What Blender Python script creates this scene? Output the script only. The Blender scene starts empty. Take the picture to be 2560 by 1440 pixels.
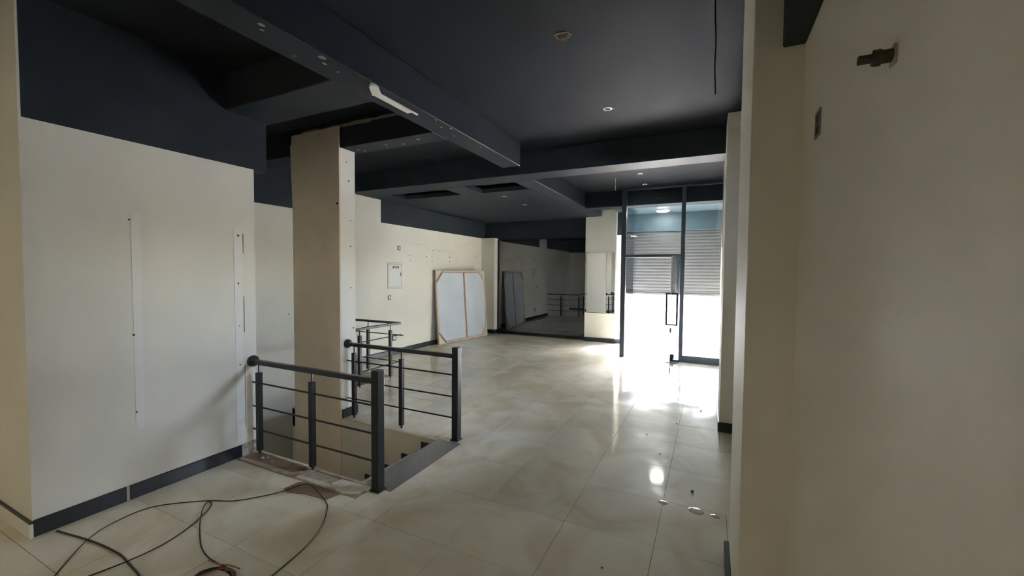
import bpy, bmesh, math, random
from mathutils import Vector, Matrix
random.seed(7)
SC = bpy.context.scene
COL = SC.collection

# ------------------------------------------------------------------ camera
EYE = 1.65
F_PX, YAW, PITCH, ROLL = 1029.98, math.radians(25.7058), math.radians(-2.155), math.radians(0.5013)
fw = Vector((-math.sin(YAW)*math.cos(PITCH), math.cos(YAW)*math.cos(PITCH), math.sin(PITCH)))
r0 = Vector((math.cos(YAW), math.sin(YAW), 0)); u0 = r0.cross(fw)
rt = math.cos(ROLL)*r0 + math.sin(ROLL)*u0
up = -math.sin(ROLL)*r0 + math.cos(ROLL)*u0
cd = bpy.data.cameras.new('camera'); cam = bpy.data.objects.new('camera', cd); COL.objects.link(cam)
cd.sensor_fit = 'HORIZONTAL'; cd.sensor_width = 36.0; cd.lens = 36.0*F_PX/2560.0
cd.clip_start = 0.02; cd.clip_end = 300
m = Matrix.Identity(4)
for i in range(3):
    m[i][0] = rt[i]; m[i][1] = up[i]; m[i][2] = -fw[i]
m[0][3], m[1][3], m[2][3] = 0, 0, EYE
cam.matrix_world = m
SC.camera = cam

# ------------------------------------------------------------------ world, sun, exposure
W = bpy.data.worlds.new('sky'); SC.world = W; W.use_nodes = True
nt = W.node_tree; nt.nodes.clear()
sky = nt.nodes.new('ShaderNodeTexSky'); sky.sky_type = 'NISHITA'; sky.sun_disc = False
sky.sun_elevation = math.radians(52); sky.sun_rotation = math.radians(20)
sky.dust_density = 4.0; sky.air_density = 1.0; sky.ozone_density = 1.0
bg = nt.nodes.new('ShaderNodeBackground'); bg.inputs[1].default_value = 1.5
wo = nt.nodes.new('ShaderNodeOutputWorld')
hs = nt.nodes.new('ShaderNodeHueSaturation'); hs.inputs['Saturation'].default_value = 0.8
nt.links.new(sky.outputs[0], hs.inputs['Color']); nt.links.new(hs.outputs[0], bg.inputs[0]); nt.links.new(bg.outputs[0], wo.inputs[0])
sd = bpy.data.lights.new('sun', 'SUN'); sd.energy = 1.0; sd.angle = math.radians(0.6); sd.color = (1.0, 0.96, 0.9)
sun = bpy.data.objects.new('sun', sd); COL.objects.link(sun)
sun.rotation_euler = (math.radians(-38), 0, math.radians(-20))      # shines from the street side, down towards -Y
sun.location = (0, 20, 20)
pd = bpy.data.lights.new('entrance_portal', 'AREA'); pd.shape = 'RECTANGLE'; pd.size = 2.3; pd.size_y = 1.3
pd.cycles.is_portal = True
po = bpy.data.objects.new('entrance_portal', pd); COL.objects.link(po)
po.location = (-0.88, 10.45, 0.58); po.rotation_euler = (math.radians(-90), 0, 0)
pd2 = bpy.data.lights.new('bay_portal', 'AREA'); pd2.shape = 'RECTANGLE'; pd2.size = 1.0; pd2.size_y = 1.4; pd2.cycles.is_portal = True
po2 = bpy.data.objects.new('bay_portal', pd2); COL.objects.link(po2)
po2.location = (0.72, 3.75, 2.0); po2.rotation_euler = (0, math.radians(90), 0)
vs = SC.view_settings
SC.display_settings.display_device = 'sRGB'
vs.view_transform = 'Standard'; vs.look = 'None'; vs.gamma = 1.0; vs.use_curve_mapping = False
vs.exposure = 3.55
cy = SC.cycles
cy.use_denoising = True
cy.max_bounces = 14; cy.diffuse_bounces = 10; cy.glossy_bounces = 6; cy.transmission_bounces = 6; cy.transparent_max_bounces = 16
cy.sample_clamp_indirect = 12.0; cy.caustics_reflective = True; cy.caustics_refractive = False
cy.blur_glossy = 0.5

# ------------------------------------------------------------------ materials
def nodes(mat):
    mat.use_nodes = True
    t = mat.node_tree; b = t.nodes.get('Principled BSDF')
    return t, b
def mat(name, col, rough=0.6, metal=0.0, vary=0.0, scale=6.0, bump=0.0, bscale=60.0, ior=None, spec=None):
    M = bpy.data.materials.new(name); t, b = nodes(M)
    b.inputs['Base Color'].default_value = (*col, 1); b.inputs['Roughness'].default_value = rough
    b.inputs['Metallic'].default_value = metal
    if ior: b.inputs['IOR'].default_value = ior
    if spec is not None: b.inputs['Specular IOR Level'].default_value = spec
    if vary > 0 or bump > 0:
        tc = t.nodes.new('ShaderNodeNewGeometry')
    if vary > 0:
        n = t.nodes.new('ShaderNodeTexNoise'); n.inputs['Scale'].default_value = scale; n.inputs['Detail'].default_value = 5
        t.links.new(tc.outputs['Position'], n.inputs['Vector'])
        r = t.nodes.new('ShaderNodeValToRGB'); r.color_ramp.elements[0].position = 0.3; r.color_ramp.elements[1].position = 0.7
        r.color_ramp.elements[0].color = (*[c*(1-vary) for c in col], 1); r.color_ramp.elements[1].color = (*[min(1, c*(1+vary)) for c in col], 1)
        t.links.new(n.outputs['Fac'], r.inputs['Fac']); t.links.new(r.outputs['Color'], b.inputs['Base Color'])
    if bump > 0:
        n2 = t.nodes.new('ShaderNodeTexNoise'); n2.inputs['Scale'].default_value = bscale; n2.inputs['Detail'].default_value = 4
        t.links.new(tc.outputs['Position'], n2.inputs['Vector'])
        bp = t.nodes.new('ShaderNodeBump'); bp.inputs['Strength'].default_value = bump; bp.inputs['Distance'].default_value = 0.01
        t.links.new(n2.outputs['Fac'], bp.inputs['Height']); t.links.new(bp.outputs['Normal'], b.inputs['Normal'])
    return M
WHITE = mat('white_wall_paint', (0.81, 0.785, 0.705), 0.65, spec=0.2, vary=0.035, scale=1.3, bump=0.05, bscale=25)
DARK = mat('dark_slate_paint', (0.031, 0.038, 0.047), 0.55, spec=0.14, vary=0.12, scale=2.0, bump=0.04, bscale=30)
CEIL = mat('ceiling_slate_paint', (0.021, 0.0245, 0.030), 0.65, spec=0.08, vary=0.08, scale=1.0, bump=0.03, bscale=20)
SKIRT = mat('skirting_dark', (0.022, 0.027, 0.034), 0.3)
BOARD = mat('fibre_board', (0.86, 0.73, 0.57), 0.75, vary=0.08, scale=2.0)
BLACK = mat('black_powder_coat', (0.012, 0.016, 0.019), 0.38)
STEEL = mat('handrail_dark_steel', (0.05, 0.056, 0.062), 0.28, metal=0.6)
FRAME = mat('grey_aluminium_frame', (0.10, 0.12, 0.15), 0.35, metal=0.4)
GRANITE = mat('grey_granite', (0.20, 0.195, 0.185), 0.16, vary=0.15, scale=40)
STAIRWALL = mat('stairwell_plaster', (0.74, 0.68, 0.57), 0.7, vary=0.06, scale=2)
STEPM = mat('stair_stone', (0.52, 0.48, 0.41), 0.35, vary=0.1, scale=8)
CHIPM = mat('chipped_paint', (0.30, 0.29, 0.27), 0.8)
MORTAR = mat('raw_mortar', (0.40, 0.35, 0.28), 0.9, vary=0.25, scale=14, bump=0.5, bscale=50)
BROWNPLY = mat('brown_plywood', (0.20, 0.14, 0.095), 0.75, vary=0.2, scale=9)
PLASTER = mat('white_plaster', (0.66, 0.62, 0.52), 0.85, vary=0.12, scale=20, bump=0.3)
CARD = mat('brown_cardboard', (0.27, 0.19, 0.135), 0.85, vary=0.15, scale=10)
RUST = mat('rusty_metal', (0.10, 0.075, 0.055), 0.6, metal=0.5, vary=0.4, scale=60)
WHITEP = mat('white_plastic', (0.80, 0.78, 0.73), 0.4)
PALEPANEL = mat('pale_enamel', (0.74, 0.75, 0.72), 0.35)
GREYP = mat('grey_plastic', (0.22, 0.23, 0.24), 0.4)
HOLE = mat('dark_hole', (0.015, 0.014, 0.013), 0.9)
CABLE = mat('black_rubber_cable', (0.018, 0.017, 0.014), 0.5)
CABLEG = mat('dull_green_cable', (0.035, 0.035, 0.020), 0.5)
REDW = mat('red_wire', (0.35, 0.05, 0.03), 0.5)
GREENW = mat('green_wire', (0.05, 0.22, 0.10), 0.5)
ORANGEW = mat('orange_wire', (0.35, 0.17, 0.05), 0.5)
CANVASM = mat('pale_blue_canvas', (0.60, 0.66, 0.74), 0.7, vary=0.05, scale=3)
PALEWOOD = mat('pale_pine', (0.62, 0.50, 0.38), 0.6, vary=0.12, scale=8)
REDWOOD = mat('brown_corner_card', (0.42, 0.24, 0.14), 0.7, vary=0.15, scale=12)
CREAM = mat('cream_wrap', (0.60, 0.55, 0.44), 0.75, vary=0.1, scale=12)
SHUTTER = mat('shutter_steel', (0.09, 0.097, 0.107), 0.5, vary=0.05, scale=3)
BLUEPANEL = mat('blue_grey_panel', (0.06, 0.10, 0.13), 0.5, vary=0.06, scale=2)
CHROME = mat('brushed_steel', (0.55, 0.55, 0.55), 0.25, metal=1.0)
CONC = mat('street_concrete', (0.42, 0.41, 0.39), 0.8, vary=0.12, scale=1.5)
FACADE = mat('street_facade', (0.75, 0.74, 0.70), 0.8, vary=0.08, scale=1.0)
LEAFM = mat('leaf_green', (0.12, 0.22, 0.07), 0.5, vary=0.3, scale=8)
BARK = mat('bark', (0.16, 0.11, 0.07), 0.8)
POT = mat('terracotta', (0.40, 0.20, 0.12), 0.7)
DOORM = mat('white_door_enamel', (0.76, 0.74, 0.70), 0.35)
DARKGLASS = mat('black_glass', (0.012, 0.014, 0.018), 0.02, ior=2.3)
MIRROR = mat('mirror_silver', (0.88, 0.90, 0.89), 0.0, metal=1.0)

def tile_material():
    M = bpy.data.materials.new('polished_porcelain'); t, b = nodes(M)
    g = t.nodes.new('ShaderNodeNewGeometry'); oi = t.nodes.new('ShaderNodeObjectInfo')
    n = t.nodes.new('ShaderNodeTexNoise'); n.inputs['Scale'].default_value = 1.7; n.inputs['Detail'].default_value = 6; n.inputs['Distortion'].default_value = 1.2
    t.links.new(g.outputs['Position'], n.inputs['Vector'])
    r = t.nodes.new('ShaderNodeValToRGB'); e = r.color_ramp.elements
    e[0].position = 0.36; e[0].color = (0.68, 0.60, 0.45, 1); e[1].position = 0.56; e[1].color = (0.81, 0.77, 0.65, 1)
    t.links.new(n.outputs['Fac'], r.inputs['Fac'])
    hs = t.nodes.new('ShaderNodeHueSaturation'); mr = t.nodes.new('ShaderNodeMapRange')
    mr.inputs['To Min'].default_value = 0.94; mr.inputs['To Max'].default_value = 1.05
    t.links.new(oi.outputs['Random'], mr.inputs['Value']); t.links.new(mr.outputs['Result'], hs.inputs['Value'])
    t.links.new(r.outputs['Color'], hs.inputs['Color']); t.links.new(hs.outputs['Color'], b.inputs['Base Color'])
    n2 = t.nodes.new('ShaderNodeTexNoise'); n2.inputs['Scale'].default_value = 2.3; n2.inputs['Detail'].default_value = 7; n2.inputs['Distortion'].default_value = 0.8
    t.links.new(g.outputs['Position'], n2.inputs['Vector'])
    m2 = t.nodes.new('ShaderNodeMapRange'); m2.inputs['From Min'].default_value = 0.4; m2.inputs['From Max'].default_value = 0.7
    m2.inputs['To Min'].default_value = 0.045; m2.inputs['To Max'].default_value = 0.17
    t.links.new(n2.outputs['Fac'], m2.inputs['Value']); t.links.new(m2.outputs['Result'], b.inputs['Roughness'])
    b.inputs['IOR'].default_value = 1.5; b.inputs['Specular IOR Level'].default_value = 0.42
    b.inputs['Coat Weight'].default_value = 0.2; b.inputs['Coat Roughness'].default_value = 0.45; b.inputs['Coat IOR'].default_value = 1.5
    return M
TILE = tile_material()
GROUT = mat('dirty_grout', (0.16, 0.13, 0.09), 0.9)

def glass_material(name, tint, boost=1.0):
    M = bpy.data.materials.new(name); M.use_nodes = True; t = M.node_tree; t.nodes.clear()
    o = t.nodes.new('ShaderNodeOutputMaterial'); mx = t.nodes.new('ShaderNodeMixShader')
    tr = t.nodes.new('ShaderNodeBsdfTransparent'); tr.inputs[0].default_value = (*tint, 1)
    gl = t.nodes.new('ShaderNodeBsdfGlossy'); gl.inputs['Roughness'].default_value = 0.0; gl.inputs[0].default_value = (0.9, 0.95, 1, 1)
    fr = t.nodes.new('ShaderNodeFresnel'); fr.inputs['IOR'].default_value = 1.45
    t.links.new(fr.outputs[0], mx.inputs[0]); t.links.new(tr.outputs[0], mx.inputs[1]); t.links.new(gl.outputs[0], mx.inputs[2])
    t.links.new(mx.outputs[0], o.inputs[0])
    return M
GLASS = glass_material('clear_glass', (0.965, 0.98, 0.985))
def emit(name, col, s):
    M = bpy.data.materials.new(name); M.use_nodes = True; t = M.node_tree; t.nodes.clear()
    o = t.nodes.new('ShaderNodeOutputMaterial'); e = t.nodes.new('ShaderNodeEmission')
    e.inputs[0].default_value = (*col, 1); e.inputs[1].default_value = s
    t.links.new(e.outputs[0], o.inputs[0]); return M

# ------------------------------------------------------------------ mesh helpers
def box(bm, x0, x1, y0, y1, z0, z1):
    v = [bm.verts.new(p) for p in ((x0,y0,z0),(x1,y0,z0),(x1,y1,z0),(x0,y1,z0),(x0,y0,z1),(x1,y0,z1),(x1,y1,z1),(x0,y1,z1))]
    return [bm.faces.new([v[i] for i in f]) for f in ((3,2,1,0),(4,5,6,7),(0,1,5,4),(1,2,6,5),(2,3,7,6),(3,0,4,7))]
def B(*a):
    bm = bmesh.new()
    if isinstance(a[0], (tuple, list)):
        for q in a: box(bm, *q)
    else: box(bm, *a)
    return bm
def bevel(bm, w, seg=2):
    bmesh.ops.bevel(bm, geom=list(bm.edges), offset=w, segments=seg, affect='EDGES', profile=0.6)
    return bm
def cyl(bm, p0, p1, r, r1=None, n=16):
    p0 = Vector(p0); p1 = Vector(p1); d = (p1-p0); L = d.length
    q = d.to_track_quat('Z', 'Y').to_matrix().to_4x4()
    bmesh.ops.create_cone(bm, cap_ends=True, segments=n, radius1=r, radius2=r if r1 is None else r1, depth=L,
                          matrix=Matrix.Translation((p0+p1)/2) @ q)
    return bm
def C(p0, p1, r, r1=None, n=16): return cyl(bmesh.new(), p0, p1, r, r1, n)
def poly(bm, pts, z0, z1):
    """prism from an xy outline"""
    a = [bm.verts.new((x, y, z0)) for x, y in pts]; b = [bm.verts.new((x, y, z1)) for x, y in pts]
    n = len(pts); bm.faces.new(list(reversed(a))); bm.faces.new(b)
    for i in range(n): bm.faces.new((a[i], a[(i+1) % n], b[(i+1) % n], b[i]))
    return bm
def tube(bm, pts, r, n=8, closed=False):
    """swept tube along a Catmull-Rom smoothed path"""
    P = [Vector(p) for p in pts]; S = []
    N = len(P); rng = range(N if closed else N-1)
    for i in rng:
        if closed: a, b, c, d = P[(i-1) % N], P[i], P[(i+1) % N], P[(i+2) % N]
        else: a, b, c, d = P[max(i-1, 0)], P[i], P[i+1], P[min(i+2, N-1)]
        for k in range(6):
            s = k/6; S.append(0.5*((2*b)+(-a+c)*s+(2*a-5*b+4*c-d)*s*s+(-a+3*b-3*c+d)*s**3))
    if not closed: S.append(P[-1])
    rings = []; upv = Vector((0, 0, 1)); Q = len(S)
    for i, p in enumerate(S):
        t = (S[(i+1) % Q]-S[i-1]) if closed else (S[min(i+1, Q-1)]-S[max(i-1, 0)])
        t.normalize(); sd_ = t.cross(upv)
        if sd_.length < 1e-4: sd_ = t.cross(Vector((1, 0, 0)))
        sd_.normalize(); u_ = sd_.cross(t)
        rings.append([bm.verts.new(p+r*(math.cos(2*math.pi*k/n)*sd_+math.sin(2*math.pi*k/n)*u_)) for k in range(n)])
    for i in range(Q if closed else Q-1):
        A, Bq = rings[i], rings[(i+1) % Q]
        for k in range(n): bm.faces.new((A[k], A[(k+1) % n], Bq[(k+1) % n], Bq[k]))
    if not closed:
        bm.faces.new(list(reversed(rings[0]))); bm.faces.new(rings[-1])
    return bm
WPOS = {}
def obj(name, bm, M, parent=None, local=False, smooth=False):
    """one mesh object; coordinates are world coordinates unless local"""
    bmesh.ops.recalc_face_normals(bm, faces=bm.faces)
    if not local:
        if parent is not None: off = WPOS[parent.name]
        else:
            xs = [v.co for v in bm.verts]
            off = Vector(((min(v.x for v in xs)+max(v.x for v in xs))/2, (min(v.y for v in xs)+max(v.y for v in xs))/2, min(v.z for v in xs)))
        for v in bm.verts: v.co -= off
    me = bpy.data.meshes.new(name); bm.to_mesh(me); bm.free()
    if isinstance(M, (list, tuple)):
        for q in M: me.materials.append(q)
    else: me.materials.append(M)
    if smooth:
        for p in me.polygons: p.use_smooth = True
    o = bpy.data.objects.new(name, me); COL.objects.link(o)
    if parent is not None:
        o.parent = parent; WPOS[o.name] = WPOS[parent.name].copy()
    elif not local:
        o.location = off; WPOS[o.name] = Vector(off)
    else: WPOS[o.name] = Vector((0, 0, 0))
    return o
def tag(o, label, cat, group=None, kind=None):
    o['label'] = label; o['category'] = cat
    if group: o['group'] = group
    if kind: o['kind'] = kind
    return o
def thing(name, loc, label, cat, group=None, kind=None):
    o = bpy.data.objects.new(name, None); COL.objects.link(o); o.location = loc; o.empty_display_size = 0.1
    WPOS[o.name] = Vector(loc)
    return tag(o, label, cat, group, kind)
def struct(name, bm, M, label, cat):
    return tag(obj(name, bm, M), label, cat, kind='structure')
def subtract(rects, hole):
    out = []; hx0, hx1, hy0, hy1 = hole
    for x0, x1, y0, y1 in rects:
        if hx0 >= x1 or hx1 <= x0 or hy0 >= y1 or hy1 <= y0: out.append((x0, x1, y0, y1)); continue
        if x0 < hx0: out.append((x0, hx0, y0, y1))
        if x1 > hx1: out.append((hx1, x1, y0, y1))
        a, b = max(x0, hx0), min(x1, hx1)
        if y0 < hy0: out.append((a, b, y0, hy0))
        if y1 > hy1: out.append((a, b, hy1, y1))
    return [r for r in out if r[1]-r[0] > 0.004 and r[3]-r[2] > 0.004]

# ------------------------------------------------------------------ layout constants (metres)
XW = -5.65                 # far left wall
XL = -3.71                 # near left wall face
LY0, LY1 = 0.955, 2.35     # near left wall, both ends
ZC, ZB = 3.30, 3.00        # slab, beam soffits
XR = 0.308                 # right wall by the camera
YB = -4.0                  # wall behind the camera
YG = 8.30                  # glass shop front
YF = 9.85                  # building line
HA = (XW, -2.39, 2.34, 3.28)          # stairwell, first flight
HB = (XW, -4.50, 3.28, 5.02)          # stairwell, return flight

# ------------------------------------------------------------------ floor: bed and single tiles
bed = [(XW, 1.0, YB-0.2, 10.0)]
for h in (HA, HB): bed = subtract(bed, h)
floor = struct('floor', B(*[(a, b, c, d, -0.22, -0.004) for a, b, c, d in bed]), GROUT, 'beige polished porcelain tile floor with thin dark joints', 'floor')
TX, TY, GX, GY = 0.565, 0.56, -0.27, 2.01
STRIP = (-3.70, -2.28, 2.15, 2.34)       # broken edge strip before the stair
NOSE = (-2.39, -2.12, 2.34, 3.31)        # granite nosing
PILLARS = [(0.135, 0.6, 1.94, 2.66), (0.12, 0.6, 4.80, 5.6), (-4.44, -3.68, 3.27, 3.49), (XW-0.3, XL, LY0, LY1), (XR, 1.0, YB, 1.94), (-2.745, -2.0, 9.78, 10.2), (XW, -5.25, 9.8, 10.2), (XW-0.4, XW, -9, 20), (-9, -1.2, 10.0, 11)]
def tile_mesh(rects):
    bm = bmesh.new(); g = 0.0014
    for x0, x1, y0, y1 in rects:
        zt = random.uniform(-0.0004, 0.0004)
        fs = box(bm, x0+g, x1-g, y0+g, y1-g, -0.006, 0.0)
        for v, s_ in zip(fs[1].verts, (1, 0.3, -1, -0.3)): v.co.z += zt*s_
    return bm
shared = None
for i in range(-10, 2):
    for j in range(-5, 14):
        full = (GX+TX*i, GX+TX*(i+1), GY+TY*j, GY+TY*(j+1))
        rc = [full]
        if full[3] > YF: rc = [(full[0], full[1], full[2], YF)] if full[2] < YF else []
        for h in [HA, HB, STRIP, NOSE] + PILLARS: rc = subtract(rc, h)
        rc = [r for r in rc if r[1]-r[0] > 0.012 and r[3]-r[2] > 0.012]
        if not rc: continue
        if rc == [full]:
            if shared is None or random.random() < 0.12:
                bm = tile_mesh([(0, TX, 0, TY)])
                shared = bpy.data.meshes.new('floor_tile'); bmesh.ops.recalc_face_normals(bm, faces=bm.faces); bm.to_mesh(shared); bm.free(); shared.materials.append(TILE)
            o = bpy.data.objects.new('floor_tile', shared); COL.objects.link(o); o.parent = floor
            o.location = Vector((full[0], full[2], 0)) - WPOS['floor']
        else:
            obj('floor_tile', tile_mesh(rc), TILE, floor)

nos = struct('trim_1', bevel(B(NOSE[0], NOSE[1], NOSE[2], NOSE[3], -0.03, 0.002), 0.003, 1), GRANITE, 'dark grey granite nosing strip at the head of the stairs', 'nosing')
tr2 = struct('trim_2', B(STRIP[0], STRIP[1], STRIP[2], STRIP[3], -0.03, -0.002), MORTAR, 'broken mortar strip along the near edge of the stairwell', 'edge strip')
def patch(name, pts, z0, z1, M, parent): return obj(name, poly(bmesh.new(), pts, z0, z1), M, parent)
patch('brown_board', [(-3.66,2.205),(-3.42,2.20),(-3.06,2.205),(-2.99,2.285),(-3.02,2.315),(-3.64,2.318)], -0.002, 0.006, BROWNPLY, tr2)
patch('brown_board', [(-2.985,2.215),(-2.66,2.21),(-2.60,2.30),(-2.93,2.305)], -0.002, 0.005, MORTAR, tr2)
patch('edge_lip', [(-3.66,2.152),(-3.0,2.15),(-2.95,2.192),(-3.3,2.196),(-3.65,2.19)], -0.002, 0.012, MORTAR, tr2)
patch('edge_lip', [(-2.94,2.16),(-2.66,2.155),(-2.5,2.18),(-2.52,2.205),(-2.93,2.20)], -0.002, 0.010, PLASTER, tr2)
patch('edge_lip', [(-3.62,2.322),(-3.0,2.32),(-2.93,2.338),(-3.63,2.34)], -0.002, 0.014, PLASTER, tr2)
patch('edge_lip', [(-2.9,2.31),(-2.4,2.315),(-2.33,2.34),(-2.9,2.34)], -0.002, 0.010, MORTAR, tr2)
patch('plaster_patch', [(-2.60,2.215),(-2.50,2.165),(-2.40,2.152),(-2.31,2.19),(-2.285,2.26),(-2.30,2.31),(-2.40,2.305),(-2.575,2.295)], -0.002, 0.012, PLASTER, tr2)
# ------------------------------------------------------------------ ceiling slab and lower ceiling
ceiling = struct('ceiling', B((XW-0.3, 1.0, YB-0.2, 10.48, ZC, ZC+0.2)), CEIL, 'dark slate painted ceiling slab', 'ceiling')
low = [(XW, -2.65, 5.57, 10.02)]
for h in ((-5.15, -3.96, 5.68, 6.15), (-3.55, -2.68, 5.62, 6.17)): low = subtract(low, h)
lowc = struct('ceiling_lower', B(*[(a, b, c, d, ZB, ZB+0.07) for a, b, c, d in low]), DARK, 'lower dark false ceiling with two open rectangular cut-outs', 'ceiling')
def beam(n, label, *q): return struct('beam', bevel(B(*q), 0.006, 1), DARK, label, 'beam')
main_beam = beam(1, 'long dark boxed beam running from above the camera towards the entrance', -2.46, -2.21, YB, 4.80, ZB, ZC)
beam(2, 'dark cross beam joining the long beam to the near left wall', XW, -2.46, 2.12, 2.52, ZB, ZC)
beam3 = beam(3, 'dark cross beam resting on the square column, with pale paint chips', XW, -2.46, 3.30, 3.56, ZB, ZC)
beam(4, 'widest dark cross beam spanning the hall from left wall to right pilaster', XW, 0.30, 5.21, 5.57, ZB, ZC)
beam(5, 'dark beam running from the wide cross beam to the white pillar', -2.65, -2.36, 5.57, 9.78, ZB, ZC)
beam(6, 'dark header beam right behind the glass shop front', -2.36, 0.30, 8.37, 8.72, 2.985, ZC)
beam(7, 'dark beam stub hugging the right wall close to the camera', 0.232, XR, YB, 1.94, 2.535, ZC)
# paint chips on the beam soffits
for x, y, r in [(-2.261,1.486,.016),(-2.305,1.519,.010),(-2.247,1.868,.020),(-2.30,1.934,.012),(-2.312,2.05,.008),(-2.307,2.867,.014),(-2.234,3.052,.012),(-2.299,3.222,.016),(-2.238,3.297,.014),(-2.33,3.481,.012),(-2.396,1.784,.007),(-2.27,3.9,.012)]:
    obj('paint_chip', poly(bmesh.new(), [(x+r*random.uniform(.6,1.2)*math.cos(a), y+1.4*r*random.uniform(.6,1.2)*math.sin(a)) for a in [k*math.pi/4 for k in range(8)]], ZB-0.001, ZB+0.002), CHIPM, main_beam)
for x, y, r in [(-3.576,3.438,.014),(-3.529,3.492,.016),(-3.154,3.421,.014),(-3.2,3.50,.008),(-2.967,3.475,.018),(-2.721,3.413,.018)]:
    obj('paint_chip', poly(bmesh.new(), [(x+1.5*r*random.uniform(.6,1.2)*math.cos(a), y+r*random.uniform(.6,1.2)*math.sin(a)) for a in [k*math.pi/4 for k in range(8)]], ZB-0.001, ZB+0.002), CHIPM, beam3)
# rough plaster seam at the top of the column, on the beam's near face
bm = bmesh.new()
for k in range(14):
    x = -4.3 + k*0.13; box(bm, x, x+0.125, 3.292, 3.302, 3.225+random.uniform(-.008,.006), 3.252+random.uniform(-.004,.008))
obj('plaster_seam', bm, MORTAR, beam3)

# ------------------------------------------------------------------ walls
wl = struct('wall_left', B(XW-0.2, XL, LY0, LY1, -0.22, 2.55), WHITE, 'near left white wall block with wall plug marks', 'wall')
obj('upper_band', B(XW-0.2, XL, LY0+0.012, 2.47, 2.55, ZC), DARK, wl)
obj('end_face', B(XW-0.2, XL-0.001, LY0, LY0+0.012, 2.55, ZC), WHITE, wl)
bm = B((XL-0.004, XL+0.002, 1.47, 1.52, 0.5, 2.05), (XL-0.004, XL+0.002, 2.17, 2.235, 0.15, 2.02))
obj('filler_strip', bm, mat('filler_paint', (0.83, 0.82, 0.78), 0.6), wl)
def plugs(parent, axis, pts, r=0.008):
    for p in pts:
        a, z = p[0], p[1]; rr = 0.7*(p[2] if len(p) > 2 else r)
        if axis[0] == 'X': obj('wall_plug', C((axis[1]-0.003, a, z), (axis[1]+0.004, a, z), rr, n=8), HOLE, parent)
        else: obj('wall_plug', C((a, axis[1]-0.004, z), (a, axis[1]+0.003, z), rr, n=8), HOLE, parent)
plugs(wl, ('X', XL), [(1.46,2.0),(1.47,1.18,.010),(1.475,0.62),(2.205,1.95,.012),(2.20,1.535,.010),(2.205,1.16,.006),(2.205,0.82,.009)])
obj('plaster_crack', B((XL-0.002, XL+0.0016, 2.2445, 2.2485, 1.80, 1.97), (XL-0.002, XL+0.0016, 2.2445, 2.2485, 1.10, 1.42), (XL-0.002, XL+0.0016, 2.2455, 2.2480, 0.25, 0.80)), HOLE, wl)

wfl = struct('wall_left_far', B(XW-0.2, XW, LY1, 10.2, -3.2, ZC), WHITE, 'far left white wall behind the stairwell and leaning canvas', 'wall')
obj('upper_band', B(XW-0.01, XW+0.006, 2.35, 5.2, 2.58, ZC), DARK, wfl)
obj('upper_band', B(XW-0.01, XW+0.006, 5.985, 10.02, 2.575, ZC), DARK, wfl)
for (y0, y1, z0, z1) in [(6.85, 7.42, 1.92, 2.24), (7.62, 8.30, 1.86, 2.14)]:
    t_ = 0.006
    obj('faint_outline', B((XW-0.002, XW+0.0015, y0, y1, z1-t_, z1), (XW-0.002, XW+0.0015, y1-t_, y1, z1-0.16, z1)), mat('pencil_grey', (0.5, 0.5, 0.47), 0.7), wfl)
plugs(wfl, ('X', XW), [(6.82,1.98,.012),(6.83,1.89,.011),(7.37,1.98,.018),(7.38,1.89,.010),(7.62,2.13,.014),(7.86,2.13,.016),(7.58,1.99,.014),(7.58,1.89,.013),(8.26,2.0,.018),(8.27,1.90,.014),(8.55,2.01,.012),(8.56,1.90,.008),(9.5,2.05,.018),(8.75,2.34,.012),(9.0,2.34,.016),(4.07,1.0,.010)])

struct('wall_left_back', B(XW-0.2, XW, YB-0.2, LY0, -0.22, ZC), WHITE, 'white left wall behind the camera', 'wall')
wb = struct('wall_back', B(XW-0.2, 1.0, YB-0.2, YB, -0.22, ZC), WHITE, 'white wall behind the camera', 'wall')
wr = struct('wall_right', B(XR, XR+0.3, YB, 1.94, -0.22, ZC), WHITE, 'white right wall close to the camera with an old pipe stub', 'wall')
wp = struct('pillar', bevel(B(0.133, 0.6, 1.94, 2.66, -0.02, ZC), 0.006, 2), WHITE, 'white wall pier at the right, nearest to the camera', 'pillar')
BY0, BY1, BZ0, BZ1 = 3.40, 4.10, 1.75, 2.38
struct('wall_right_middle', B((0.45, 0.70, 2.66, 4.80, -0.22, BZ0), (0.45, 0.70, 2.66, 4.80, BZ1, ZC), (0.45, 0.70, 2.66, BY0, BZ0, BZ1), (0.45, 0.70, BY1, 4.80, BZ0, BZ1)), WHITE, 'white wall bay with an added fill window between the two right piers', 'wall')
wn = thing('fill_window', (0.58, (BY0+BY1)/2, BZ0), 'added fill-light window in the bay hidden between the two right piers', 'window', kind='structure')  # unseen window added to bring daylight onto the floor and left walls
for q in ((BY0, BY0+0.05, BZ0, BZ1), (BY1-0.05, BY1, BZ0, BZ1), (BY0+0.05, BY1-0.05, BZ0, BZ0+0.05), (BY0+0.05, BY1-0.05, BZ1-0.05, BZ1), ((BY0+BY1)/2-0.025, (BY0+BY1)/2+0.025, BZ0+0.05, BZ1-0.05)):
    obj('window_frame', B(0.55, 0.61, q[0], q[1], q[2], q[3]), FRAME, wn)
for a_, b_ in ((BY0+0.05, (BY0+BY1)/2-0.025), ((BY0+BY1)/2+0.025, BY1-0.05)):
    obj('pane', B(0.577, 0.583, a_, b_, BZ0+0.05, BZ1-0.05), GLASS, wn)
rp = struct('pillar', bevel(B(0.120, 0.6, 4.80, 5.62, -0.02, ZC), 0.006, 2), WHITE, 'slim white pilaster carrying the wide cross beam at the right', 'pillar')
obj('torn_board', poly(bmesh.new(), [(0.114,5.6),(0.122,5.6),(0.122,5.63),(0.150,5.66),(0.150,5.75),(0.114,5.75)], 1.98, 2.995), CREAM, rp)
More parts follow.
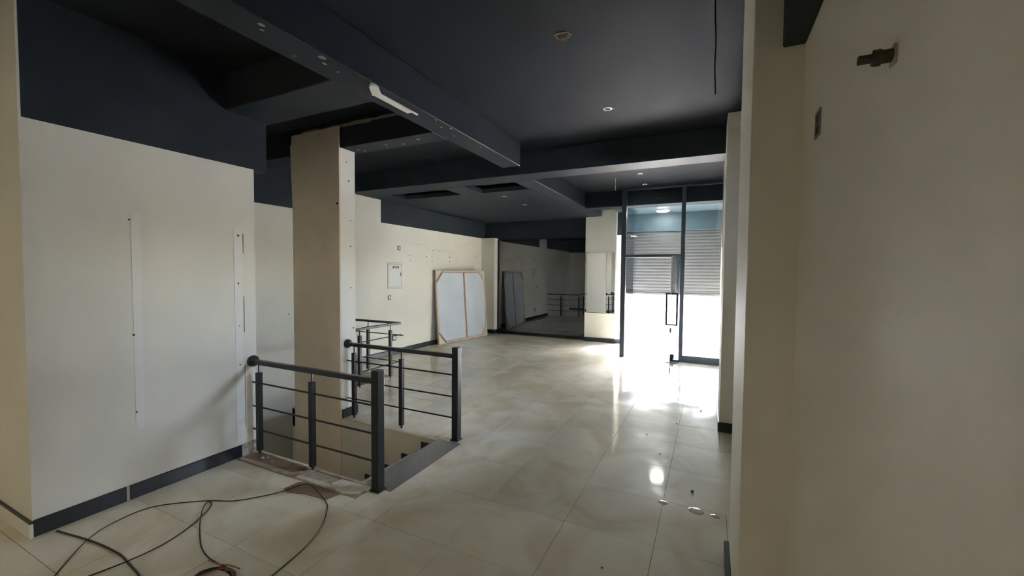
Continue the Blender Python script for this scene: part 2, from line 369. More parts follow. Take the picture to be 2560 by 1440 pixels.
struct('wall_right_far', B(0.235, 0.7, 5.62, 10.46, -0.22, ZC), WHITE, 'far right white wall running to the glass shop front', 'wall')
struct('wall_front', B((XW-0.2, -2.745, 10.02, 10.22, -0.22, ZC), (-2.0, 0.7, 10.25, 10.46, 3.14, ZC)), DARK, 'dark painted front wall above the black glass panel', 'wall')
wpil = struct('pillar', bevel(B(XW, -5.25, 9.80, 10.02, -0.02, 2.575), 0.004, 1), WHITE, 'small white corner pilaster beside the leaning canvas', 'pillar')
wpc = struct('pillar', bevel(B(-2.745, -2.0, 9.78, 10.46, -0.02, ZC), 0.004, 1), WHITE, 'white square pillar by the entrance carrying a mirror', 'pillar')
plugs(wpc, ('Y', 9.78), [(-2.10, 2.36, .010)])
# square column in the stairwell
colm = struct('column', bevel(B(-4.44, -3.68, 3.28, 3.492, -3.0, ZB+0.002), 0.004, 1), WHITE, 'square white column rising out of the stairwell', 'column')
bm = bmesh.new()
out = [(-4.440,-1.6),(-3.682,-1.6),(-3.682,3.225),(-3.75,3.232),(-3.9,3.222),(-4.10,3.228),(-4.45,3.22),(-4.455,3.12),(-4.475,3.11),(-4.468,2.85),(-4.455,2.62),(-4.443,2.3)]
a = [bm.verts.new((x, 3.268, z)) for x, z in out]; b = [bm.verts.new((x, 3.280, z)) for x, z in out]
bm.faces.new(a); bm.faces.new(list(reversed(b)))
for k in range(len(out)): bm.faces.new((a[k], a[(k+1) % len(out)], b[(k+1) % len(out)], b[k]))
obj('facing_board', bm, BOARD, colm)
plugs(colm, ('Y', 3.268), [(-3.71, 2.39, .018), (-3.985, 3.17, .008)])
plugs(colm, ('X', -3.68), [(3.37,2.86,.008),(3.40,2.66,.012),(3.42,2.22,.007),(3.42,1.93,.009),(3.42,1.46,.009),(3.43,0.84,.010),(3.45,1.0,.010)])

# skirting boards
def skirt(n, label, *rects):
    return struct('baseboard_%s' % n, bevel(B(*rects), 0.003, 1), SKIRT, label, 'skirting')
bl = thing('baseboard_left', (XL, LY0, 0), 'dark skirting along the near left wall, cut by a pale gap', 'skirting', kind='structure')
obj('skirting_board', bevel(B(XL, XL+0.014, LY0, 1.405, 0, 0.105), 0.003, 1), SKIRT, bl)
obj('skirting_board', bevel(B(XL, XL+0.014, 1.425, 2.205, 0, 0.105), 0.003, 1), SKIRT, bl)
obj('pale_gap', B(XL, XL+0.004, 1.404, 1.426, 0, 0.107), PLASTER, bl)
obj('bare_patch', bevel(B((XL, XL+0.006, 2.207, 2.345, 0, 0.11)), 0.002, 1), mat('bare_stucco', (0.45, 0.41, 0.38), 0.9, vary=0.4, scale=45, bump=0.6), bl)
bn = thing('baseboard_left_end', (XL-0.5, LY0, 0), 'pale skirting with dark top edge on the wall end beside the camera', 'skirting', kind='structure')
obj('skirting_board', B(XW, XL+0.014, LY0-0.016, LY0, 0, 0.088), WHITE, bn)
obj('dark_top_edge', B(XW, XL+0.014, LY0-0.016, LY0, 0.088, 0.098), SKIRT, bn)
skirt('left_far', 'dark skirting along the far left wall under the canvas', (XW, XW+0.014, 5.05, 9.80, 0, 0.10))
skirt('corner', 'dark skirting round the small corner pilaster', (XW, -5.238, 9.786, 9.80, 0, 0.10), (-5.25, -5.238, 9.80, 10.0, 0, 0.10))
skirt('front', 'dark skirting under the white mirror pillar', (-2.757, -1.99, 9.766, 9.78, 0, 0.10), (-2.0, -1.988, 9.78, 9.82, 0, 0.10))
skirt('column', 'dark skirting on the side of the square column', (-3.68, -3.666, 3.285, 3.506, 0, 0.10), (-4.44, -3.666, 3.492, 3.506, 0, 0.10))
skirt('right', 'dark skirting on the nearest right pier', (0.108, 0.133, 1.94, 2.66, 0, 0.10))
skirt('right_far', 'dark skirting round the slim right pilaster', (0.106, 0.6, 4.786, 4.80, 0, 0.10), (0.106, 0.12, 4.80, 5.62, 0, 0.10))
skirt('left_inner', 'dark skirting on the stair side of the left wall block', (XW, XL, 2.35, 2.362, 0.0, 0.10))

# ------------------------------------------------------------------ stairwell and stairs
NS, TD, RS = 7, 0.252, 0.166
sw = struct('wall_stairwell', B((XW-0.2, -2.2, 2.20, 2.34, -3.2, -0.22), (-2.39, -2.25, 2.34, 3.28, -3.2, -0.17), (-4.44, -2.2, 3.28, 3.42, -3.2, -0.012), (-4.50, -4.44, 3.28, 7.0, -3.2, -0.012),
              (XW, -4.44, 6.9, 7.0, -3.2, -0.22), (XW-0.2, -2.2, 2.2, 7.0, -3.4, -3.2)), STAIRWALL, 'beige plastered walls of the stairwell below floor level', 'wall')
obj('edge_lining', B(XW, -2.39, 2.34, 2.345, -0.24, -0.001), STAIRWALL, sw)
obj('edge_lining', B(-3.68, -2.39, 3.272, 3.28, -0.24, -0.001), STAIRWALL, sw)
obj('edge_lining', B(-4.506, -4.5, 3.28, 5.02, -0.24, -0.001), STAIRWALL, sw)
obj('edge_lining', B(XW, -4.5, 5.014, 5.02, -0.24, -0.001), STAIRWALL, sw)
st = thing('floor_stairs', (-3.3, 2.8, -1.2), 'grey stone staircase descending leftwards between the two railings', 'staircase', kind='structure')
for k in range(NS):
    x1 = -2.39 - TD*k; z = -RS*(k+1)
    if k < NS-1: obj('step', bevel(B(x1-TD-0.02, x1, 2.345, 3.276, z-RS, z), 0.004, 1), STEPM, st)
    obj('step_skirting', B(-2.565-TD*k, -2.313-TD*k, 3.262, 3.274, z-0.02, z+0.119), SKIRT, st)
ZL = -RS*NS
obj('landing', B(XW, -2.39-TD*(NS-1), 2.345, 3.60, ZL-0.15, ZL), STEPM, st)
for k in range(7):
    obj('step', bevel(B(XW, -4.505, 3.60+0.25*k, 3.87+0.25*k, ZL-RS*(k+2), ZL-RS*(k+1)), 0.004, 1), STEPM, st)
    obj('step_skirting', B(XW, XW+0.012, 3.56+0.25*k, 3.81+0.25*k, ZL-RS*(k+1), ZL-RS*k+0.1), SKIRT, st)

# ------------------------------------------------------------------ railings
def baluster(parent, x, y, z0, z1, zr, w=0.042):
    b_ = obj('baluster', bevel(B(x-w/2, x+w/2, y-w/2, y+w/2, z0+0.03, z1), 0.002, 1), BLACK, parent)
    obj('rod', C((x, y, z1), (x, y, zr), 0.006, n=8), BLACK, b_)
    obj('foot_pin', C((x, y, 0.0), (x, y, z0+0.03), 0.010, n=8), BLACK, b_)
def rail_x(name_label, y, xa, xb, balus, wall_x):
    t = thing('stair_railing', (xb, y, 0), name_label, 'railing', 'black stair railings')
    obj('newel_post', bevel(B(xb-0.034, xb+0.034, y-0.034, y+0.034, 0.004, 0.915), 0.004, 2), BLACK, t)
    obj('post_base', bevel(B(xb-0.045, xb+0.045, y-0.045, y+0.045, 0, 0.010), 0.002, 1), BLACK, t)
    obj('handrail', bevel(B(xa, xb, y-0.024, y+0.024, 0.808, 0.848), 0.008, 2), STEEL, t)
    bm = C((wall_x, y, 0.832), (wall_x+0.020, y, 0.832), 0.050, n=24); cyl(bm, (wall_x+0.020, y, 0.832), (wall_x+0.052, y, 0.832), 0.046, 0.030, 24)
    obj('wall_flange', bm, BLACK, t, smooth=False)
    for z in (0.640, 0.424, 0.214):
        obj('rail_bar', C((wall_x, y, z), (xb, y, z), 0.0075, n=10), BLACK, t)
    for x in balus: baluster(t, x, y, 0.0, 0.735, 0.81)
    return t
rail_x('nearest black stair railing, fixed to the near left wall', 2.315, XL+0.03, -2.222, (-3.622, -2.935), XL)
rail_x('black stair railing fixed to the square column', 3.365, -3.68+0.03, -2.213, (-3.575, -2.90), -3.68)
t3 = thing('stair_railing', (-4.45, 5.1, 0), 'L-shaped black railing behind the column round the return flight', 'railing', 'black stair railings')
obj('handrail', bevel(B(-4.474, -4.426, 3.492, 5.13, 0.812, 0.848), 0.006, 2), STEEL, t3)
obj('handrail', bevel(B(XW, -4.474, 5.08, 5.128, 0.812, 0.848), 0.006, 2), STEEL, t3)
for z in (0.640, 0.424, 0.214):
    obj('rail_bar', C((-4.45, 3.492, z), (-4.45, 5.15, z), 0.0075, n=10), BLACK, t3)
    obj('rail_bar', C((XW, 5.10, z), (-4.36, 5.10, z), 0.0075, n=10), BLACK, t3)
for y in (4.29, 4.91): baluster(t3, -4.45, y, 0.0, 0.74, 0.815)
for x in (-5.1,): baluster(t3, x, 5.10, 0.0, 0.74, 0.815)

# ------------------------------------------------------------------ black glass panel and mirror
w1 = thing('window_1', (-4.0, 10.0, 0), 'large black glass panel reflecting the canvas, left of the mirror pillar', 'glass panel', kind='structure')
obj('pane', B(-5.25, -2.745, 9.995, 10.018, 0.07, 2.52), DARKGLASS, w1)
obj('frame_bottom', B(-5.25, -2.745, 9.975, 10.018, 0.0, 0.07), SKIRT, w1)
obj('frame_side', B(-5.25, -5.21, 9.98, 10.018, 0.07, 2.52), SKIRT, w1)
mt = thing('wall_mirror', (-2.365, 9.78, 0.695), 'frameless mirror on the white entrance pillar', 'mirror')
obj('mirror_glass', bevel(B(-2.735, -2.02, 9.770, 9.777, 0.695, 2.142), 0.001, 1), MIRROR, mt)
obj('backing', B(-2.735, -2.02, 9.777, 9.780, 0.695, 2.142), GREYP, mt)

# ------------------------------------------------------------------ glass shop front
w2 = thing('window_2', (-0.6, YG, 0), 'tall glass shop front in slim grey frames with the entrance', 'shop window', kind='structure')
def fr(name, *q): return obj(name, bevel(B(*q), 0.003, 1), FRAME, w2)
XA, XM, XB = -1.555, -0.475, 0.225
fr('frame_post', XA-0.045, XA+0.045, YG-0.03, YG+0.05, 0, ZC)
fr('frame_post', XM-0.035, XM+0.035, YG-0.03, YG+0.05, 0, ZC)
fr('frame_post', XB-0.02, XB+0.012, YG-0.03, YG+0.05, 0, ZC)
fr('frame_rail', XM+0.035, XB-0.02, YG-0.03, YG+0.05, 0.0, 0.13)
fr('frame_rail', XA+0.045, XM-0.035, YG-0.03, YG+0.05, 1.965, 2.02)
fr('frame_rail', XA+0.045, XB-0.02, YG-0.02, YG+0.04, ZC-0.03, ZC)
fr('frame_rail', XA-0.03, XA+0.03, YG+0.05, YF, 0, 0.05)
fr('frame_rail', -2.0, XA-0.03, YF-0.03, YF+0.03, 0, 0.10)
fr('frame_post', -2.0, XA-0.03, YF-0.02, YF+0.03, 2.55, ZC)
obj('pane', B(XA+0.045, XM-0.035, YG+0.004, YG+0.014, 2.02, ZC-0.03), GLASS, w2)
obj('pane', B(XM+0.035, XB-0.02, YG+0.004, YG+0.014, 0.13, ZC-0.03), GLASS, w2)
obj('pane', B(XA-0.005, XA+0.005, YG+0.05, YF, 0.05, 3.08), GLASS, w2)
obj('pane', B(-2.0, XA-0.03, YF-0.005, YF+0.005, 0.10, 2.55), GLASS, w2)
# open door leaf (hinged on the centre post)
hx, hy = XM-0.035, YG
ang = math.atan2(7.36-hy, -0.585-hx); LW = 0.955
d1 = thing('door_1', (hx, hy, 0), 'frameless glass door leaf standing open towards the room', 'glass door', kind='structure')
d1.rotation_euler = (0, 0, ang)
def dl(name, bm, M): return obj(name, bm, M, d1, local=True)
dl('pane', bevel(B(0.01, LW, -0.006, 0.006, 0.012, 1.955), 0.001, 1), GLASS)
dl('patch_fitting', bevel(B(0.0, 0.16, -0.016, 0.016, 0.008, 0.06), 0.003, 1), FRAME)
dl('patch_fitting', bevel(B(0.0, 0.16, -0.016, 0.016, 1.91, 1.96), 0.003, 1), FRAME)
dl('lock_case', bevel(B(LW-0.09, LW-0.005, -0.018, 0.018, 0.66, 0.74), 0.004, 1), CHROME)
dl('lock_bolt', bevel(B(LW-0.08, LW-0.01, -0.014, 0.014, 0.0, 0.075), 0.003, 1), CHROME)
bm = bmesh.new(); hxl = LW-0.10; q = 0.014
for s in (-1, 1):
    box(bm, hxl-q, hxl+q, s*0.085-q, s*0.085+q, 0.775, 1.33)
box(bm, hxl-q, hxl+q, -0.085, 0.085, 0.775, 0.797); box(bm, hxl-q, hxl+q, -0.085, 0.085, 1.308, 1.33)
dl('pull_handle', bm, BLACK)
dl('edge_strip', B(LW, LW+0.004, -0.006, 0.006, 0.012, 1.955), CHROME)
tag(obj('door_stop', bevel(B(-0.72, -0.49, 8.10, 8.13, 0.0, 0.018), 0.004, 1), CHROME), 'small metal floor pivot bar beside the open glass door', 'floor pivot')

# ------------------------------------------------------------------ roller shutter, vestibule, lamp
rs = thing('roller_shutter', (-0.9, 10.36, 1.15), 'half lowered grey steel roller shutter outside the glass front', 'roller shutter')
YS = 10.36
def slat():
    bm = bmesh.new(); n = 6; h = 0.074; prof = []
    for k in range(n+1):
        s = k/n; prof.append((-0.005*math.sin(math.pi*s), s*(h-0.006)))
    prof += [(0.002, h-0.004), (0.002, h)]
    L0, L1 = -1.99, 0.225
    fr_ = [[bm.verts.new((x, YS+dy, dz)) for dy, dz in prof] for x in (L0, L1)]
    bk = [[bm.verts.new((x, YS+dy+0.003, dz)) for dy, dz in prof] for x in (L0, L1)]
    for A in (fr_, bk):
        for k in range(len(prof)-1): bm.faces.new((A[0][k], A[1][k], A[1][k+1], A[0][k+1]))
    for e in (0, 1):
        for k in range(len(prof)-1): bm.faces.new((fr_[e][k], bk[e][k], bk[e][k+1], fr_[e][k+1]))
    for k in (0, len(prof)-1): bm.faces.new((fr_[0][k], bk[0][k], bk[1][k], fr_[1][k]))
    return bm
s0 = None
nsl = 20
for k in range(nsl):
    z = 1.195 + 0.074*k
    if s0 is None:
        s0 = obj('slat', slat(), SHUTTER, rs); s0.location.z = z   # profile starts at z = 0
        base = s0.location.copy()
    else:
        c = s0.copy(); COL.objects.link(c); c.location = base + Vector((0, 0, 0.074*k))
obj('bottom_bar', bevel(B(-1.99, 0.225, YS-0.02, YS+0.02, 1.150, 1.198), 0.003, 1), SHUTTER, rs)
obj('side_guide', B(-2.0, -1.955, YS-0.03, YS+0.03, 0.0, 2.66), FRAME, rs)
obj('side_guide', B(0.20, 0.235, YS-0.03, YS+0.03, 0.0, 2.66), WHITEP, rs)
obj('housing', bevel(B(-2.0, 0.235, 10.30, 10.44, 2.66, 3.08), 0.004, 1), BLUEPANEL, rs)
struct('ceiling_vestibule', B((-2.0, 0.30, 8.72, 10.45, 3.08, 3.14)), BLUEPANEL, 'blue grey ceiling of the entrance vestibule', 'ceiling')
lamp = thing('ceiling_lamp', (-1.0, 9.82, 3.08), 'lit round ceiling lamp in the entrance vestibule', 'lamp')
bm = C((-1.0, 9.82, 3.052), (-1.0, 9.82, 3.08), 0.145, n=32); obj('lamp_rim', bm, WHITEP, lamp)
bm = C((-1.0, 9.82, 3.040), (-1.0, 9.82, 3.056), 0.118, 0.130, n=32); obj('diffuser', bm, emit('lamp_glow', (1.0, 0.95, 0.86), 9.0), lamp)

LAMPFILL = emit('fill_lamp_glow', (1.0, 0.88, 0.66), 5.6)  # unseen lamps added behind the camera as warm fill light
for lx, ly, lab in ((-3.0, -1.8, 'added warm fill lamp behind the camera, nearer the right wall'), (-4.7, -2.6, 'added warm fill lamp behind the camera, nearer the left wall')):
    lt = thing('ceiling_lamp', (lx, ly, ZC), lab, 'lamp')
    obj('lamp_rim', C((lx, ly, ZC-0.03), (lx, ly, ZC), 0.19, n=32), WHITEP, lt)
    obj('diffuser', C((lx, ly, ZC-0.045), (lx, ly, ZC-0.028), 0.155, 0.172, n=32), LAMPFILL, lt)

# ------------------------------------------------------------------ street
struct('ground_side', B(1.0, 40, -30, 10.0, -0.25, -0.05), CONC, 'paved side passage beyond the added bay window', 'ground')
gr = struct('ground', B(-60, 60, YF+0.15, 90, -0.25, -0.012), CONC, 'sunlit street paving outside the entrance', 'ground')
fc = struct('facade_opposite', B(-38, 38, 52, 53, -0.2, 5), FACADE, 'bright building facade across the street', 'facade')
for k in range(6):
    obj('shop_opening', B(-16+4.2*k, -13.4+4.2*k, 51.96, 52.02, 0, 2.6), SHUTTER, fc)
struct('wall_outer', B((-12, -2.0, 10.46, 10.66, -0.2, 6), (0.235, 12, 10.46, 10.66, -0.2, 6), (-2.0, 0.235, 10.46, 10.66, 2.75, 6)), FACADE, 'outer facade of the shop around the entrance', 'wall')
pl = thing('street_shrub', (-1.38, 14.0, -0.012), 'leafy potted shrub seen under the shutter on the street', 'shrub')
bm = C((-1.38, 14, -0.012), (-1.38, 14, 0.34), 0.13, 0.19, 20); obj('pot', bm, POT, pl)
obj('stem', tube(bmesh.new(), [(-1.38,14,0.3),(-1.37,14.01,0.6),(-1.40,14,0.95),(-1.38,14.02,1.3)], 0.018), BARK, pl)
bm = bmesh.new()
for k in range(260):
    a = random.uniform(0, 6.283); h = random.uniform(0.55, 1.75); rr = random.uniform(0.02, 0.30)*math.sin(math.pi*min(1, max(0.12, (h-0.45)/1.4)))
    c = Vector((-1.38+rr*math.cos(a), 14+rr*math.sin(a), h)); d = Vector((math.cos(a), math.sin(a), random.uniform(-.4, .9))).normalized()
    s = d.cross(Vector((0, 0, 1))).normalized(); L = random.uniform(.08, .14); w = L*.22
    bm.faces.new([bm.verts.new(p) for p in (c, c+d*L*.5+s*w, c+d*L, c+d*L*.5-s*w)])
fo = obj('foliage', bm, LEAFM, pl); fo['kind'] = 'stuff'

# ------------------------------------------------------------------ leaning canvas
bl_, br_, tl_ = Vector((-5.474, 7.60, 0.004)), Vector((-5.243, 9.415, 0.004)), Vector((-5.60, 7.615, 1.685))
U = (br_-bl_); CW = U.length; U.normalize(); V = (tl_-bl_); CH = V.length; V = (V-U*V.dot(U)).normalized(); Nn = U.cross(V).normalized()
if Nn.x < 0: Nn = -Nn
cv = thing('canvas_panel', bl_, 'large pale blue stretched canvas leaning on the far left wall, corners wrapped', 'canvas')
mm = Matrix((( U.x, V.x, Nn.x, bl_.x), (U.y, V.y, Nn.y, bl_.y), (U.z, V.z, Nn.z, bl_.z), (0, 0, 0, 1)))
cv.matrix_world = mm
def cvp(name, bm, M): return obj(name, bm, M, cv, local=True)
cvp('canvas_sheet', B(0.03, CW-0.03, 0.03, CH-0.03, -0.012, 0.004), CANVASM)
cvp('stretcher_bar', bevel(B(0, CW, 0, 0.045, -0.03, 0.012), 0.003, 1), PALEWOOD)
cvp('stretcher_bar', bevel(B(0, CW, CH-0.045, CH, -0.03, 0.012), 0.003, 1), PALEWOOD)
cvp('stretcher_bar', bevel(B(0, 0.045, 0.045, CH-0.045, -0.03, 0.012), 0.003, 1), PALEWOOD)
cvp('stretcher_bar', bevel(B(CW-0.045, CW, 0.045, CH-0.045, -0.03, 0.012), 0.003, 1), PALEWOOD)
cvp('centre_bar', bevel(B(CW*0.545-0.025, CW*0.545+0.025, 0.045, CH-0.045, -0.01, 0.014), 0.003, 1), REDWOOD)
cvp('inner_edge', B(0.045, CW-0.045, CH-0.058, CH-0.046, 0.003, 0.009), REDWOOD)
cvp('inner_edge', B(0.045, CW-0.045, 0.046, 0.056, 0.003, 0.009), REDWOOD)
c_ = 0.22
for (x0, y0, sx, sy, M) in ((0, 0, 1, 1, REDWOOD), (CW, 0, -1, 1, CREAM), (0, CH, 1, -1, REDWOOD), (CW, CH, -1, -1, CREAM)):
    bm = bmesh.new()
    poly(bm, [(x0, y0), (x0+sx*c_, y0), (x0+sx*(c_-0.02), y0+sy*0.03), (x0+sx*0.03, y0+sy*(c_-0.02)), (x0, y0+sy*c_)], -0.034, 0.014)
    w_ = cvp('corner_wrap', bm, CREAM)
    bm = bmesh.new()
    poly(bm, [(x0+sx*(c_+0.0), y0+sy*0.02), (x0+sx*(c_+0.035), y0+sy*0.03), (x0+sx*0.03, y0+sy*(c_+0.06)), (x0+sx*0.01, y0+sy*(c_+0.02))], 0.006, 0.026)
    cvp('corner_brace', bm, M)

# ------------------------------------------------------------------ wall fittings
ep = thing('electrical_panel', (XW, 6.37, 1.315), 'flush white electrical panel door with a dark label plate', 'electrical panel')
obj('panel_frame', B((XW, XW+0.010, 6.16, 6.575, 1.315, 1.335), (XW, XW+0.010, 6.16, 6.575, 1.80, 1.82), (XW, XW+0.010, 6.16, 6.18, 1.335, 1.80), (XW, XW+0.010, 6.555, 6.575, 1.335, 1.80)), PALEPANEL, ep)
obj('recess_line', B(XW, XW+0.003, 6.155, 6.58, 1.31, 1.825), GREYP, ep)
pdoor = obj('panel_door', bevel(B(XW, XW+0.012, 6.188, 6.547, 1.343, 1.792), 0.003, 1), PALEPANEL, ep)
obj('label_plate', bevel(B(XW+0.012, XW+0.015, 6.29, 6.47, 1.715, 1.755), 0.001, 1), SKIRT, pdoor)
obj('label_mark', B(XW+0.015, XW+0.0155, 6.32, 6.44, 1.729, 1.741), WHITEP, pdoor)
obj('latch', bevel(B(XW+0.012, XW+0.022, 6.51, 6.535, 1.56, 1.63), 0.002, 1), GREYP, pdoor)
def plate(name, y, z, s, label, cat, M=GREYP):
    t = thing(name, (XW, y, z), label, cat)
    obj('face_plate', bevel(B(XW, XW+0.010, y-s/2, y+s/2, z-s/2, z+s/2), 0.002, 1), M, t)
    obj('insert', bevel(B(XW+0.010, XW+0.014, y-s*.27, y+s*.27, z-s*.3, z+s*.3), 0.001, 1), WHITEP if M is not WHITEP else GREYP, t)
plate('wall_switch', 6.21, 1.14, 0.085, 'grey switch plate just below the electrical panel', 'switch')
plate('wall_switch', 6.485, 2.12, 0.085, 'grey plate high above the electrical panel', 'switch')
plate('wall_socket', 6.34, 0.33, 0.11, 'dark socket low on the far left wall behind the railing', 'socket', SKIRT)

def spot(x, y, z, label, r=0.045, group='recessed ceiling spots'):
    t = thing('ceiling_spot', (x, y, z), label, 'spotlight', group)
    bm = bmesh.new(); n = 28; rings = []
    for rr, zz in ((r, 0), (r, -0.006), (r*0.72, -0.008), (r*0.62, 0.0)):
        rings.append([bm.verts.new((x+rr*math.cos(2*math.pi*k/n), y+rr*math.sin(2*math.pi*k/n), z+zz)) for k in range(n)])
    for i in range(3):
        for k in range(n): bm.faces.new((rings[i][k], rings[i][(k+1) % n], rings[i+1][(k+1) % n], rings[i+1][k]))
    obj('trim_ring', bm, WHITEP, t)
    obj('lens', C((x, y, z-0.002), (x, y, z), r*0.62, n=24), HOLE, t)
    for a in (0.5, 1.0): obj('spring_clip', bevel(B(x+r*1.15-0.008+a*0.012, x+r*1.15+0.008+a*0.012, y+0.02*a, y+0.02*a+0.006, z-0.006, z), 0.001, 1), CHROME, t)
    return t
spot(-0.97, 4.19, ZC, 'white ringed spot in the main ceiling before the wide beam')
spot(-1.09, 7.10, ZC, 'spot in the bay before the glass front, nearer the beam')
spot(-1.135, 7.97, ZC, 'spot in the bay before the glass front, closest to the glass')
spot(-3.33, 6.585, ZB, 'spot in the lower ceiling beside the cut-outs')
spot(-3.35, 7.507, ZB, 'spot in the lower ceiling, deeper towards the black glass')
hb = thing('ceiling_box', (-0.965, 2.79, ZC), 'torn wiring hole in the ceiling with brown cable ends', 'junction box')
obj('hole_edge', poly(bmesh.new(), [(-1.02,2.75),(-0.99,2.735),(-0.92,2.75),(-0.905,2.80),(-0.94,2.835),(-1.01,2.83)], ZC-0.003, ZC), RUST, hb)
obj('hole', poly(bmesh.new(), [(-1.005,2.765),(-0.93,2.765),(-0.925,2.80),(-0.95,2.815),(-1.0,2.81)], ZC-0.004, ZC-0.002), HOLE, hb)
obj('wire_end', tube(bmesh.new(), [(-0.99,2.78,ZC),(-0.98,2.78,ZC-0.03),(-0.95,2.79,ZC-0.035),(-0.93,2.78,ZC-0.01)], 0.004), ORANGEW, hb)
obj('wire_end', tube(bmesh.new(), [(-0.96,2.80,ZC),(-0.965,2.80,ZC-0.025),(-0.94,2.80,ZC-0.03)], 0.004), CHROME, hb)
tag(obj('ceiling_cable', tube(bmesh.new(), [(-0.012,2.45,ZC-0.004),(-0.014,2.9,ZC-0.006),(-0.006,3.3,ZC-0.004),(-0.010,3.7,ZC-0.007),(-0.002,4.2,ZC-0.005),(-0.002,4.22,ZC-0.012)], 0.004, 6), mat('matt_black_cable', (0.004, 0.004, 0.004), 0.9, spec=0.0)), 'thin dark cable running along the ceiling near the right pier', 'cable')
hw = thing('hanging_wire', (-1.52, 7.25, ZC-0.22), 'short pale wire dangling from the ceiling before the glass front', 'wire')
obj('wire', tube(bmesh.new(), [(-1.52,7.25,ZC),(-1.522,7.25,ZC-0.08),(-1.517,7.25,ZC-0.16),(-1.519,7.25,ZC-0.22)], 0.0035, 6), WHITEP, hw)
obj('wire_connector', bevel(B(-1.525,-1.513,7.244,7.256,ZC-0.22,ZC-0.12), 0.002, 1), WHITEP, hw)
# white trunking on the long beam
ELB = [(-2.347,2.40),(-2.288,2.43),(-2.216,2.325),(-2.212,2.285),(-2.226,2.262),(-2.262,2.282)]
tk = thing('cable_trunking', (-2.29, 2.55, ZB-0.012), 'short white cable trunking under the long dark beam', 'trunking')
obj('trunking', bevel(B(-2.345, -2.288, 2.41, 2.80, ZB-0.014, ZB), 0.002, 1), WHITEP, tk)
obj('trunking_lid', bevel(B(-2.300, -2.288, 2.80, 2.87, ZB-0.014, ZB), 0.002, 1), WHITEP, tk)
obj('elbow', poly(bmesh.new(), ELB, ZB-0.018, ZB), WHITEP, tk)
# pipe stub and wall box on the right wall
py, pz = 1.047, 2.075
pv = thing('pipe_stub', (XR, py, pz), 'rusty capped pipe stub sticking out of the right wall', 'pipe')
obj('pipe', C((XR, py, pz), (XR-0.055, py, pz), 0.0085, n=14), RUST, pv)
obj('coupling', C((XR-0.002, py, pz), (XR-0.020, py, pz), 0.0125, n=14), RUST, pv)
obj('hex_nut', C((XR-0.020, py, pz), (XR-0.032, py, pz), 0.0165, n=6), RUST, pv)
bm = bmesh.new()
poly(bm, [(py-0.018, pz-0.022), (py+0.014, pz-0.018), (py+0.016, pz+0.014), (py-0.006, pz+0.020), (py-0.020, pz+0.012)], 0, 0.003)
for v in bm.verts: v.co = Vector((XR-v.co.z, v.co.x, v.co.y))
obj('broken_plaster', bm, MORTAR, pv)
pb = thing('wall_box', (XR, 1.675, 2.15), 'small open wiring box cut into the right wall', 'wall box')
obj('box_back', B(XR-0.001, XR+0.0, 1.645, 1.705, 2.11, 2.185), RUST, pb)
obj('box_rim', B((XR-0.004, XR, 1.640, 1.648, 2.105, 2.19), (XR-0.004, XR, 1.702, 1.710, 2.105, 2.19), (XR-0.004, XR, 1.648, 1.702, 2.105, 2.112), (XR-0.004, XR, 1.648, 1.702, 2.183, 2.19), (XR-0.003, XR, 1.648, 1.702, 2.145, 2.149)), GREYP, pb)

# ------------------------------------------------------------------ cables and debris on the floor
def unpx(x, y, z=0.005):
    d = fw + (x-1280)/F_PX*rt - (y-720)/F_PX*up
    t = (z-EYE)/d.z
    return Vector((d.x*t, d.y*t, z))
def cable(name, px, r, M, label, group=None, lift=None):
    # ground track of the cable, converted once to floor coordinates
    pts = [unpx(x, y, r+0.0005) for x, y in px]
    if lift:
        for i, h in lift.items(): pts[i].z += h
    return tag(obj(name, tube(bmesh.new(), pts, r, 8), M, smooth=True), label, 'cable', group)
cable('floor_cable', [(110,1475),(160,1412),(226,1348),(297,1300),(387,1266),(510,1252),(584,1252),(652,1241),(707,1231),(767,1214),(797,1237),(816,1257),(818,1273),(803,1317),(762,1369),(682,1438),(610,1500)], 0.0034, CABLE,
      'longest thin black cable looping across the tiles to the cardboard', lift={9: 0.014, 8: 0.008, 10: 0.012, 2: 0.011})
cable('floor_cable', [(142,1327),(172,1336),(205,1345),(255,1363),(300,1387),(325,1413),(350,1443),(380,1500)], 0.0055, CABLEG, 'thick dull green cable coming from the left skirting corner')
cable('floor_cable', [(120,1478),(228,1438),(324,1405),(406,1362),(474,1317),(515,1281),(528,1262),(526,1254),(518,1257),(507,1276),(500,1309),(500,1344),(504,1369),(518,1391),(543,1408),(568,1420),(590,1440)], 0.0036, CABLE,
      'thin black cable with a narrow hairpin loop leading to the coil', lift={2: 0.010, 8: 0.004, 9: 0.009, 10: 0.004})
ck = thing('cable_coil', (-2.35, 1.18, 0), 'small coil of dark, red and green wires at the bottom edge', 'cable coil')
for k in range(6):
    rx, ry = 0.115+0.006*random.uniform(-1, 1), 0.085+0.006*random.uniform(-1, 1)
    pts = [(-2.345+rx*math.cos(a)+0.005*k, 1.225+ry*math.sin(a), 0.006+0.006*(k//2)+0.004*math.sin(3*a+k)) for a in [j*math.pi/6 for j in range(12)]]
    obj('wire_turn', tube(bmesh.new(), pts, 0.0045, 7, True), [CABLE, CABLE, RUST, CABLE, REDW, CABLE][k], ck, smooth=True)
obj('wire_end', tube(bmesh.new(), [unpx(520,1400,.008), unpx(545,1410,.012), unpx(575,1413,.03), unpx(600,1422,.02)], 0.0035, 7), ORANGEW, ck, smooth=True)
obj('wire_end', tube(bmesh.new(), [unpx(560,1428,.02), unpx(578,1424,.03), unpx(590,1432,.02)], 0.003, 7), GREENW, ck, smooth=True)
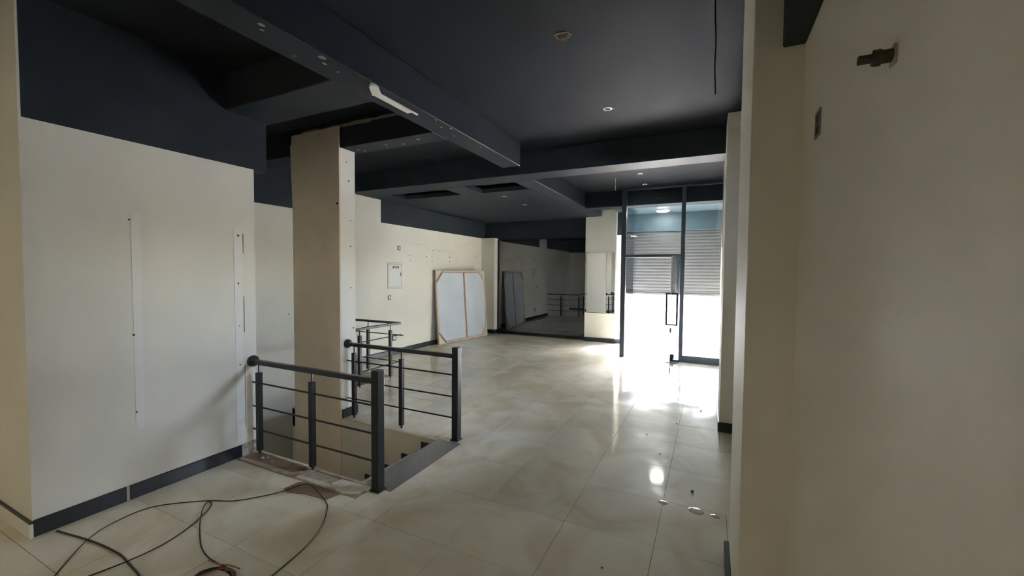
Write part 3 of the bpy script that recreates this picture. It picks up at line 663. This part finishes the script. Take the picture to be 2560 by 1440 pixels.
cb = tag(obj('cardboard_piece', poly(bmesh.new(), [(-2.865,2.010),(-2.80,1.985),(-2.66,2.03),(-2.46,2.045),(-2.425,2.145),(-2.60,2.146),(-2.80,2.148),(-2.85,2.12)], 0.0012, 0.006), CARD), 'flat brown cardboard scrap lying before the broken edge strip', 'cardboard')
for i, (x, y, s, lab) in enumerate([(-3.49, 2.25, .014, 'larger white plaster crumb on the brown strip'), (-3.46, 2.28, .010, 'white plaster crumb behind the larger crumb on the brown strip'), (-3.36, 2.25, .008, 'tiny white plaster crumb, rightmost on the brown strip')]):
    bm = bmesh.new(); bmesh.ops.create_icosphere(bm, subdivisions=1, radius=s)
    for v in bm.verts: v.co = Vector((v.co.x*1.3, v.co.y, v.co.z*.5)) * random.uniform(.8, 1.15) + Vector((x, y, 0.006+s*.42))
    tag(obj('plaster_crumb', bm, PLASTER), lab, 'debris', 'plaster crumbs')
for i, (px, py_, s, lab) in enumerate([(1752,1028,.012,'dark crumb far out on the tiles before the entrance'), (1692,1060,.010,'dark crumb on the tiles left of the far entrance crumb'), (1617,1087,.009,'dark crumb on the tiles in the middle of the walkway'), (1650,1136,.010,'dark crumb behind the lamp reflection on the tiles'), (1731,1229,.013,'darkest crumb on the tiles beside the nearest right pier'), (1505,1420,.008,'tiny dark crumb on the tiles at the bottom of the picture')]):
    c = unpx(px, py_, 0.0); bm = bmesh.new(); bmesh.ops.create_icosphere(bm, subdivisions=1, radius=s)
    for v in bm.verts: v.co = Vector((v.co.x, v.co.y*.8, v.co.z*.45)) * random.uniform(.8, 1.2) + Vector((c.x, c.y, s*.4))
    tag(obj('floor_crumb', bm, RUST), lab, 'debris', 'crumbs on the tiles')

# glossy domes added on the tile joint to catch the street as bright glints
GLINT = mat('glint_dome', (0.55, 0.52, 0.45), 0.03, ior=1.4)
for px_, py_, r_, lab in ((1658, 1256, 0.034, 'small glint dome added at the tile joint crossing, leftmost of three'), (1740, 1277, 0.052, 'widest glint dome added on the tile joint, middle of three'), (1788, 1291, 0.030, 'small glint dome added beside the right pier, rightmost of three')):
    c = unpx(px_, py_, 0.0); bm = bmesh.new(); n = 20; h = r_*0.11
    top = bm.verts.new((c.x, c.y, h)); prev = None
    for k in range(1, 6):
        a_ = k/5; ring = [bm.verts.new((c.x+r_*a_*math.cos(2*math.pi*q/n), c.y+0.8*r_*a_*math.sin(2*math.pi*q/n), h*(1-a_*a_)+0.0003)) for q in range(n)]
        for q in range(n):
            if prev is None: bm.faces.new((top, ring[q], ring[(q+1) % n]))
            else: bm.faces.new((prev[q], ring[q], ring[(q+1) % n], prev[(q+1) % n]))
        prev = ring
    bm.faces.new(list(reversed(prev)))
    tag(obj('glint_dome', bm, GLINT, smooth=True), lab, 'water', 'added glint domes on the tile joint')
